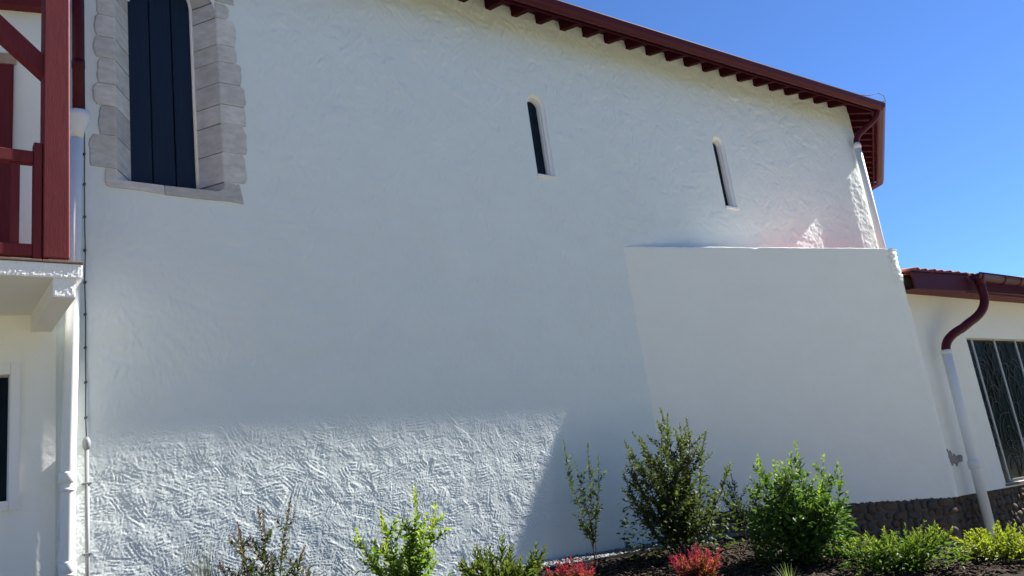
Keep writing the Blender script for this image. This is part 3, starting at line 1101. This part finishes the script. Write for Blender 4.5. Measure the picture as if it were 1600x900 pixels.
dp = thing('downpipe', 'dark red swan neck and white downpipe beside the barred window', 'downpipe', (13.2, -0.95, 0.5))
yp = -0.90
sw = [(14.16, GY, 4.36), (14.16, GY, 4.22)] + arc_pts((14.16, GY, 4.10), (14.14, GY, 3.86), (13.86, -1.12, 3.72), 7) + arc_pts((13.66, -1.06, 3.62), (13.32, yp, 3.50), (13.31, yp, 3.28), 7)
under(tube('swan_neck', sw, 0.067, M['red_metal'], None, 18), dp)
under(tube('outlet', [(14.16, GY, 4.45), (14.16, GY, 4.38), (14.16, GY, 4.28)], [0.095, 0.085, 0.068], M['red_metal'], None, 18), dp)
under(tube('pipe', [(13.31, yp, 3.31), (13.27, yp, 2.2), (13.22, yp, 0.35)], 0.072, M['pipe'], None, 18), dp)['label'] = 'white lower length of the pipe'
coupling(dp, (13.25, yp, 1.52), 0.072, 0.13, M['pipe'])
coupling(dp, (13.308, yp, 3.25), 0.07, 0.05, M['pipe'])

# grey cement smear where the annex meets the low building
pp = [(12.63, 1.83), (12.66, 1.77), (12.62, 1.74), (12.68, 1.70), (12.72, 1.62), (12.78, 1.66), (12.84, 1.60), (12.90, 1.66), (13.02, 1.64), (13.05, 1.72), (12.98, 1.76), (12.9, 1.73), (12.84, 1.77), (12.78, 1.74), (12.75, 1.84), (12.71, 1.79), (12.68, 1.86)]
pn = []
rr_ = random.Random(3)
for i, p in enumerate(pp):
    q = pp[(i + 1) % len(pp)]
    for t in (0, 0.33, 0.66):
        pn.append((p[0] + 0.27 + (q[0] - p[0]) * t + rr_.uniform(-.012, .012), YL - 0.022, p[1] + (q[1] - p[1]) * t + rr_.uniform(-.012, .012)))
under(prism('cement_patch', pn, (0, 0.03, 0), M['cement']), low)

# ------------------------------------------------------------------ house with the timber balcony
house = thing('house', 'white house wall with dark red door behind the timber balcony', 'house', (0, 0.1, 1.0))
hd = Vector((-math.cos(math.radians(9)), math.sin(math.radians(9)), 0))   # wall runs away to the far side


def hp(s, z, out=0.0):
    t = max(0.0, s - 0.085 - 0.045 * (2.6 - min(z, 2.6)))
    b = t * t / 0.08 if t < 0.04 else (t - 0.02)
    return (1.235 - s * math.cos(math.radians(9)), -0.012 + b * math.tan(math.radians(14)) - out, z)


HH = trowel(370, 150, 0.02, np.random.default_rng(41), amp=0.0016, cover=2.4, base=0.002)
v, f = [], []
hxs = [0.02 * k for k in range(150)]
WS = (0.285, 1.35, 2.26, 3.26)      # lower window s0,s1,z0,z1
for j in range(0, 370, 1):
    for i, s in enumerate(hxs):
        p = hp(s, 0.6 + 0.02 * j)
        bend = 0.02 * math.exp(-s / 0.08)
        v.append((p[0], p[1] - HH[j, i] + bend * 0, p[2]))
n = len(hxs)
for j in range(369):
    for i in range(n - 1):
        s, z = hxs[i] + .01, 0.61 + 0.02 * j
        if WS[0] < s < WS[1] and WS[2] < z < WS[3]:
            continue
        f.append((j * n + i, (j + 1) * n + i, (j + 1) * n + i + 1, j * n + i + 1))
hw = under(mk('wall', v, f, M['plaster_smooth'], None, smooth=True), house)


def hquad(name, s0, s1, z0, z1, o0, o1, m, parent):
    v = [hp(s, z, o) for o in (o0, o1) for z in (z0, z1) for s in (s0, s1)]
    f = [(0, 1, 3, 2), (4, 6, 7, 5), (0, 4, 5, 1), (2, 3, 7, 6), (0, 2, 6, 4), (1, 5, 7, 3)]
    o = mk(name, v, f, m)
    fix_normals(o)
    return under(o, parent)


hwin = hquad('window', WS[0], WS[1], WS[2], WS[3], -0.12, -0.10, M['glass'], house)
hquad('frame', WS[0] - 0.035, WS[0] + 0.03, WS[2] - 0.05, WS[3] + 0.07, -0.13, 0.02, M['plaster_trim'], hwin)
hquad('frame', WS[0] + 0.032, WS[1], WS[3] - 0.02, WS[3] + 0.068, -0.13, 0.02, M['plaster_trim'], hwin)
hquad('sill', WS[0] + 0.032, WS[1], WS[2] - 0.05, WS[2] + 0.02, -0.13, 0.025, M['plaster_trim'], hwin)
for (s, z, r, a0, a1) in ((0.46, 3.02, 0.09, 0, 5), (0.5, 2.72, 0.10, 1.5, 6.5), (0.45, 2.43, 0.09, 0.5, 5.5)):
    P = [hp(s + (r - 0.010 * k) * math.cos(a0 + (a1 - a0) * k / 10), z + (r - 0.010 * k * 0.5) * math.sin(a0 + (a1 - a0) * k / 10), -0.06) for k in range(11)]
    under(tube('grille_scroll', P, 0.006, M['bar'], None, 6), hwin)
for s in (0.385, 0.60):
    under(tube('grille_bar', [hp(s, WS[2], -0.06), hp(s, WS[3], -0.06)], 0.007, M['bar'], None, 6), hwin)
hd_ = hquad('door', 0.33, 1.3, 3.86, 5.92, 0.004, 0.03, M['red'], house)
for s in (0.34, 0.52, 0.70):
    hquad('door_board', s, s + 0.175, 3.87, 5.91, 0.032, 0.042, M['red'], hd_)
hquad('lintel', 0.31, 1.4, 5.93, 6.03, 0.002, 0.022, M['brick'], house)
hquad('ceiling_beam', 0.0, 2.5, 6.46, 6.66, 0.004, 0.12, M['red'], house)

balc = thing('timber_balcony', 'dark red timber balcony post and railing on a white slab', 'balcony', (0.6, -0.6, 3.6))
# slab with rough white edge
rngS = np.random.default_rng(51)
SX0, SX1, SYF = -1.2, 1.245, -1.0


def rough_box(name, x0, x1, y0, y1, z0, z1, m, parent, step=0.011, amp=0.0017):
    v, f = [], []

    def face(o, du, dv, nu, nv, nr):
        b = len(v)
        for j in range(nv + 1):
            for i in range(nu + 1):
                e = 0.0 if i in (0, nu) or j in (0, nv) else 1.0
                h = abs(rngS.normal(0, amp)) * e + amp * e * 0.5
                v.append(tuple(o[k] + du[k] * i / nu + dv[k] * j / nv + nr[k] * h for k in range(3)))
        for j in range(nv):
            for i in range(nu):
                f.append((b + j * (nu + 1) + i, b + j * (nu + 1) + i + 1, b + (j + 1) * (nu + 1) + i + 1, b + (j + 1) * (nu + 1) + i))
    lx, ly, lz = x1 - x0, y1 - y0, z1 - z0
    nx_, ny_, nz_ = max(2, int(lx / step)), max(2, int(ly / step / 2)), max(2, int(lz / step))
    face((x0, y0, z0), (lx, 0, 0), (0, 0, lz), nx_, nz_, (0, -1, 0))
    face((x1, y0, z0), (0, ly, 0), (0, 0, lz), ny_, nz_, (1, 0, 0))
    v0 = len(v)
    v.extend([(x0, y0, z0), (x1, y0, z0), (x1, y1, z0), (x0, y1, z0), (x0, y0, z1), (x1, y0, z1), (x1, y1, z1), (x0, y1, z1)])
    f.extend([(v0 + 3, v0 + 2, v0 + 1, v0), (v0 + 4, v0 + 5, v0 + 6, v0 + 7), (v0, v0 + 4, v0 + 7, v0 + 3)])
    return under(mk(name, v, f, m), parent)


slab = rough_box('slab', SX0, SX1, SYF, 0.25, 3.715, 3.822, M['plaster_trim'], balc)
for x in (1.055, -0.6):
    rough_box('joist', x, x + 0.145, SYF + 0.012, 0.25, 3.575, 3.714, M['plaster_trim'], balc)
for k in range(9):
    x1_ = 1.252 - k * 0.272
    under(box('floor_tile', x1_ - 0.268, x1_, SYF - 0.012, SYF + 0.26, 3.826, 3.842, M['slab_tile'], None, 0.002), balc)
under(mk('floor', [(SX0, -0.74, 3.838), (SX1, -0.74, 3.838), (SX1, 0.2, 3.838), (SX0, 0.2, 3.838)], [(0, 1, 2, 3)], M['slab_tile']), balc)
post = under(box('post', 0.993, 1.167, -0.97, -0.80, 3.872, 6.75, M['red'], None, 0.007), balc)
under(box('plinth', 1.03, 1.15, -0.955, -0.82, 3.843, 3.871, M['plinth'], None, 0.003), balc)
under(prism('brace', [(0.992, -0.93, 5.515), (0.992, -0.93, 5.325), (0.40, -0.93, 5.87), (0.40, -0.93, 6.07)], (0, 0.09, 0), M['red']), balc)
under(box('newel', 0.932, 0.988, -0.955, -0.87, 3.843, 4.765, M['red'], None, 0.005), balc)
under(box('top_rail', SX0, 0.931, -0.95, -0.88, 4.60, 4.695, M['red'], None, 0.006), balc)
under(box('bottom_rail', SX0, 0.931, -0.945, -0.885, 3.885, 3.975, M['red'], None, 0.005), balc)
for k in range(9):
    x = 0.792 - k * 0.16
    under(box('baluster', x, x + 0.055, -0.935, -0.895, 3.976, 4.599, M['red'], None, 0.003), balc)
under(box('post', -1.1, -0.93, -0.97, -0.80, 3.845, 6.75, M['red'], None, 0.007), balc)
under(box('plate_beam', -1.4, 1.30, -0.965, -0.81, 6.752, 6.93, M['red'], None, 0.007), balc)

# ------------------------------------------------------------------ plants
LEAF_T = [(0, 0, 0), (0.38, 0.5, 0.10), (0.45, 0.0, -0.02), (0.38, -0.5, 0.10), (1, 0, -0.10), (0.78, 0.24, 0.03), (0.78, -0.24, 0.03)]
LEAF_F = [(0, 2, 1), (0, 3, 2), (1, 2, 5), (2, 4, 5), (2, 6, 4), (2, 3, 6)]


class Plant:
    def __init__(self, seed):
        self.r = np.random.default_rng(seed)
        self.lp, self.ld, self.ln, self.ls, self.lw, self.lc = [], [], [], [], [], []
        self.sv, self.sf = [], []

    def stem(self, pts, r0, r1, seg=5):
        n = len(pts)
        v, f = tube_vf(pts, [r0 + (r1 - r0) * i / (n - 1) for i in range(n)], seg, False)
        b = len(self.sv)
        self.sv += v
        self.sf += [tuple(q + b for q in t) for t in f]

    def leaf(self, p, d, nrm, L, W, c):
        self.lp.append(p); self.ld.append(d); self.ln.append(nrm); self.ls.append(L); self.lw.append(W); self.lc.append(c)

    def shoot(self, p0, d0, length, r0, L, W, col, tipcol, gap, start=0.15, droop=0.0, up=0.25, wob=0.12, ang=0.9, tiplen=0.25, seg=None):
        """one stem with opposite leaves; returns its points"""
        r = self.r
        n = max(4, int(length / 0.06))
        p, d = Vector(p0), Vector(d0).normalized()
        pts = [p.copy()]
        step = length / n
        for i in range(n):
            d = (d + Vector((r.normal(0, wob), r.normal(0, wob), up * 0.3 - droop * i / n)) * 0.5).normalized()
            p = p + d * step
            pts.append(p.copy())
        self.stem(pts, r0, max(0.0015, r0 * 0.3))
        s = start * length
        k = 0
        rot = r.uniform(0, 6.28)
        while s < length:
            t = s / length
            i = min(n - 1, int(t * n))
            q = pts[i].lerp(pts[i + 1], t * n - i)
            ax = (pts[i + 1] - pts[i]).normalized()
            e1 = ax.orthogonal().normalized()
            e2 = ax.cross(e1)
            rot += 1.57 + r.normal(0, 0.25)
            tf = max(0, (t - (1 - tiplen)) / tiplen)
            sz = (1 - 0.45 * tf) * r.uniform(0.7, 1.15)
            for side in (0, math.pi):
                if r.random() < 0.08:
                    continue
                a = rot + side + r.normal(0, 0.2)
                o = e1 * math.cos(a) + e2 * math.sin(a)
                th = ang * (1 - 0.45 * tf) + r.normal(0, 0.18)
                dd = (ax * math.cos(th) + o * math.sin(th)).normalized()
                nn = (ax * math.sin(th) - o * math.cos(th) + Vector((r.normal(0, .25), r.normal(0, .25), 0.5 + r.normal(0, .2)))).normalized()
                j = r.uniform(0.72, 1.28)
                mix = min(1, tf * r.uniform(0.6, 1.3))
                c = [(col[x] * (1 - mix) + tipcol[x] * mix) * j * (1 + r.normal(0, 0.05)) for x in range(3)]
                self.leaf(q, dd, nn, L * sz, W * sz, c)
            s += gap * r.uniform(0.75, 1.25) * (1 - 0.4 * tf)
            k += 1
        return pts

    def build(self, root, stem_mat):
        P = np.array(self.lp, np.float32); D = np.array(self.ld, np.float32); N = np.array(self.ln, np.float32)
        D /= np.linalg.norm(D, axis=1)[:, None]
        S = np.cross(N, D)
        S /= np.linalg.norm(S, axis=1)[:, None] + 1e-9
        N = np.cross(D, S)
        T = np.array(LEAF_T, np.float32)
        L = np.array(self.ls, np.float32)[:, None, None]
        W = np.array(self.lw, np.float32)[:, None, None]
        V = P[:, None] + D[:, None] * T[None, :, 0:1] * L + S[:, None] * T[None, :, 1:2] * W + N[:, None] * T[None, :, 2:3] * L
        nv = len(T)
        F = (np.array(LEAF_F)[None] + (np.arange(len(P)) * nv)[:, None, None]).reshape(-1, 3)
        C = np.repeat(np.clip(np.array(self.lc, np.float32), 0.002, 0.9), nv, 0)
        o = mk_np('foliage', V.reshape(-1, 3), F, M['leaf'], None, False, C)
        o['kind'] = 'stuff'
        under(o, root)
        if self.sv:
            s = mk('stems', self.sv, self.sf, stem_mat, None, smooth=True)
            s['kind'] = 'stuff'
            s.name = 'stem'
            under(s, root)
        return len(P)


def shrub(name, label, x, y, h, w, seed, n, L, W, col, tipcol, gap, twigs=5, start=0.2, r0=0.010, stem_mat='stem', lean=(0, 0), up=0.3, twl=0.3, ang=0.9, hvar=0.35, cat='shrub', group=None, tiplen=0.25, inner=0, twstart=0.2):
    z = gz(x, y)
    t = thing(name, label, cat, (x, y, z), group)
    P = Plant(seed)
    r = P.r
    for k in range(n):
        a = 2 * math.pi * (k + r.uniform(0, 0.8)) / n
        rad = math.sqrt(r.uniform(0.02, 1)) if k else 0.1
        hh = h * (1 - hvar * rad * r.uniform(0.3, 1.2)) if k else h
        out = Vector((math.cos(a), math.sin(a) * 0.8, 0)) * (w * 0.5 * rad) + Vector((lean[0], lean[1], 0))
        d0 = Vector((out.x, out.y, hh))
        ln = d0.length
        b = Vector((x, y, z - 0.03)) + Vector((math.cos(a), math.sin(a), 0)) * 0.04 * r.uniform(0.2, 1) * w
        # start steeper outwards, then turn up
        d1 = Vector((out.x * 1.5, out.y * 1.5, hh)).normalized()
        pts = P.shoot(b, d1, ln, r0 * r.uniform(0.7, 1.1), L, W, col, tipcol, gap, start=start, up=up, ang=ang, tiplen=tiplen)
        nt = len(pts)
        for q in range(twigs):
            ti = twstart + (0.85 - twstart) * (q + r.uniform(0, 1)) / twigs
            i = int(ti * (nt - 1))
            b2 = r.uniform(0, 6.28)
            sd = Vector((math.cos(b2), math.sin(b2), r.uniform(0.5, 1.3))).normalized()
            P.shoot(pts[i], sd, twl * h * (1.1 - 0.7 * ti) * r.uniform(0.6, 1.25), r0 * 0.4, L * 0.92, W * 0.92, col, tipcol, gap * 0.95, start=0.15, up=up, ang=ang, tiplen=tiplen * 1.2)
    for k in range(inner):            # dense interior leaves
        a, rr2, zz = r.uniform(0, 6.28), math.sqrt(r.random()), r.uniform(0.02, 0.62)
        q = Vector((x + math.cos(a) * rr2 * w * 0.46, y + math.sin(a) * rr2 * w * 0.4, z + zz * h * (1.1 - 0.5 * rr2)))
        dd = Vector((math.cos(a) + r.normal(0, .6), math.sin(a) + r.normal(0, .6), r.normal(0.2, .5))).normalized()
        nn = Vector((r.normal(0, .5), r.normal(0, .5), 1)).normalized()
        j = r.uniform(0.7, 1.25)
        P.leaf(q, dd, nn, L * r.uniform(.7, 1.1), W * r.uniform(.7, 1.1), [c * j for c in col])
    P.build(t, M[stem_mat])
    return t


DK = (0.050, 0.072, 0.027)
shrub('shrub', 'bronze tipped dark shrub standing alone before the sunlit wall', 2.54, -0.9, 1.02, 0.74, 101, 10, 0.050, 0.030, (0.050, 0.066, 0.026), (0.12, 0.055, 0.045), 0.026, twigs=6, start=0.16, r0=0.007, twl=0.30, hvar=0.65, tiplen=0.3, up=0.35, inner=90)
shrub('shrub', 'yellow green upright shrub with fresh lime tips before sunlit wall', 3.68, -0.9, 1.00, 0.86, 102, 10, 0.080, 0.047, (0.115, 0.185, 0.032), (0.31, 0.38, 0.07), 0.034, twigs=6, start=0.12, r0=0.007, stem_mat='stem', twl=0.28, hvar=0.55, tiplen=0.35, inner=60)
shrub('shrub', 'low olive green shrub with narrow upright leaves beside the shadow edge', 4.27, -1.4, 0.56, 1.0, 103, 30, 0.080, 0.019, (0.09, 0.125, 0.032), (0.17, 0.20, 0.05), 0.017, twigs=4, start=0.15, r0=0.005, stem_mat='stem_green', ang=0.5, up=0.4, hvar=0.6, inner=250)
shrub('shrub', 'tall slender sparse shrub standing between the shadow edge and the large dark shrub', 6.12, -0.45, 1.36, 0.40, 104, 4, 0.058, 0.029, (0.05, 0.075, 0.035), (0.09, 0.125, 0.045), 0.028, twigs=9, start=0.2, r0=0.006, twl=0.15, hvar=0.75, up=0.55)
shrub('shrub', 'largest dark green shrub with many long upright shoots', 6.84, -1.0, 1.58, 1.42, 105, 21, 0.060, 0.037, DK, (0.11, 0.13, 0.03), 0.030, twigs=9, start=0.14, r0=0.010, twl=0.30, hvar=0.42, tiplen=0.2, inner=900, up=0.3, twstart=0.12)
shrub('shrub', 'thin dark shrub behind the tall green bush by the annex base', 8.30, -0.6, 0.76, 0.62, 106, 7, 0.058, 0.028, (0.042, 0.065, 0.036), (0.065, 0.095, 0.045), 0.030, twigs=6, start=0.2, r0=0.006, twl=0.3, hvar=0.4)
shrub('shrub', 'tall dense green bush with pale green leafy tops before the annex', 7.32, -2.1, 1.18, 1.1, 107, 26, 0.074, 0.042, (0.062, 0.118, 0.024), (0.20, 0.28, 0.06), 0.034, twigs=6, start=0.10, r0=0.007, stem_mat='stem_green', twl=0.28, hvar=0.62, inner=2200, tiplen=0.2, up=0.35)
shrub('shrub', 'low spreading mid green shrub in front of the cobble base', 7.46, -3.0, 0.42, 1.25, 108, 44, 0.062, 0.021, (0.075, 0.125, 0.026), (0.22, 0.27, 0.05), 0.019, twigs=4, start=0.15, r0=0.004, stem_mat='stem_green', ang=0.55, hvar=0.4, inner=700)
shrub('shrub', 'low bright yellow green shrub in the frame corner beside the downpipe', 8.60, -3.3, 0.37, 1.1, 109, 38, 0.058, 0.024, (0.19, 0.23, 0.03), (0.33, 0.36, 0.05), 0.018, twigs=4, start=0.12, r0=0.004, stem_mat='stem_green', ang=0.6, hvar=0.35, inner=600)
for (x, y, h, w, sd, lab) in ((4.84, -1.6, 0.34, 0.36, 110, 'small fiery red nandina on mulch near the shadow edge'), (5.80, -2.1, 0.37, 0.44, 111, 'small red and orange nandina before the largest dark shrub')):
    shrub('nandina', lab, x, y, h, w, sd, 34, 0.055, 0.015, (0.20, 0.10, 0.045), (0.35, 0.010, 0.11), 0.014, twigs=4, start=0.2, r0=0.003, ang=0.75, hvar=0.4, tiplen=0.55, group='red nandinas in the bed')


def tuft(name, label, x, y, h, w, n, seed, col, wid=0.004):
    z = gz(x, y)
    t = thing(name, label, 'grass', (x, y, z))
    r = np.random.default_rng(seed)
    V, F, C = [], [], []
    for k in range(n):
        a = r.uniform(0, 6.28)
        sp = r.uniform(0.05, 1) * w * 0.5
        hh = h * r.uniform(0.6, 1.05)
        side = Vector((-math.sin(a), math.cos(a), 0)) * wid
        b = len(V)
        for s in range(5):
            q = s / 4
            p = Vector((x + math.cos(a) * (0.02 + sp * q ** 1.8), y + math.sin(a) * (0.02 + sp * q ** 1.8), z + hh * (q - 0.18 * q * q)))
            w_ = 1 - 0.9 * q
            V += [p + side * w_, p - side * w_]
            j = r.uniform(.7, 1.3)
            C += [[c * j for c in col]] * 2
        F += [(b + 2 * s, b + 2 * s + 2, b + 2 * s + 3, b + 2 * s + 1) for s in range(4)]
    o = mk_np('blades', np.array([tuple(p) for p in V]), np.array(F), M['leaf'], None, False, np.array(C))
    o['kind'] = 'stuff'
    o.name = 'foliage'
    under(o, t)


tuft('grass_tuft', 'wispy grey green grass tuft at the foot of the sunlit wall', 2.05, -0.9, 0.86, 0.55, 170, 201, (0.10, 0.105, 0.07), 0.003)
tuft('grass_tuft', 'small spiky pale grass tuft in front of the green bush', 5.98, -2.9, 0.30, 0.28, 40, 202, (0.20, 0.24, 0.12), 0.0035)


# ------------------------------------------------------------------ belt of tall trees across the path, facing the church (mirrored in the panes, closes off the low sky)
rngW = np.random.default_rng(77)
WP, WN, WS_ = [], [], []
for k in range(23):
    tx, ty, th = -26 + k * 4.6 + rngW.uniform(-1, 1), -16.5 + rngW.uniform(-1.5, 1.5), rngW.uniform(9, 12)
    for c in range(26):
        a, zz = rngW.uniform(0, 6.28), rngW.uniform(0.12, 1.0)
        rr = 2.9 * math.sqrt(max(0.05, 1 - (zz - 0.42) ** 2 / 0.36)) * rngW.uniform(0.2, 1)
        cc_ = np.array([tx + math.cos(a) * rr, ty + math.sin(a) * rr, zz * th])
        m_ = 46
        WP.append(cc_ + rngW.normal(0, 0.62, (m_, 3)))
WP = np.concatenate(WP)
nW = len(WP)
Wa = rngW.normal(0, 1, (nW, 3)); Wa /= np.linalg.norm(Wa, axis=1)[:, None]
Wb = np.cross(Wa, rngW.normal(0, 1, (nW, 3))); Wb /= np.linalg.norm(Wb, axis=1)[:, None]
sz = rngW.uniform(0.16, 0.34, (nW, 1))
VW = np.stack([WP - Wa * sz, WP + Wb * sz * 0.6, WP + Wa * sz, WP - Wb * sz * 0.6], 1).reshape(-1, 3)
FW = np.arange(nW * 4).reshape(-1, 4)
CW = np.repeat(np.array([0.05, 0.075, 0.025]) * rngW.uniform(0.6, 1.4, (nW, 1)), 4, 0)
tag(mk_np('woodland', VW, FW, M['leaf'], None, False, CW), 'belt of tall dark trees across the path facing the church', 'woodland', kind='stuff')
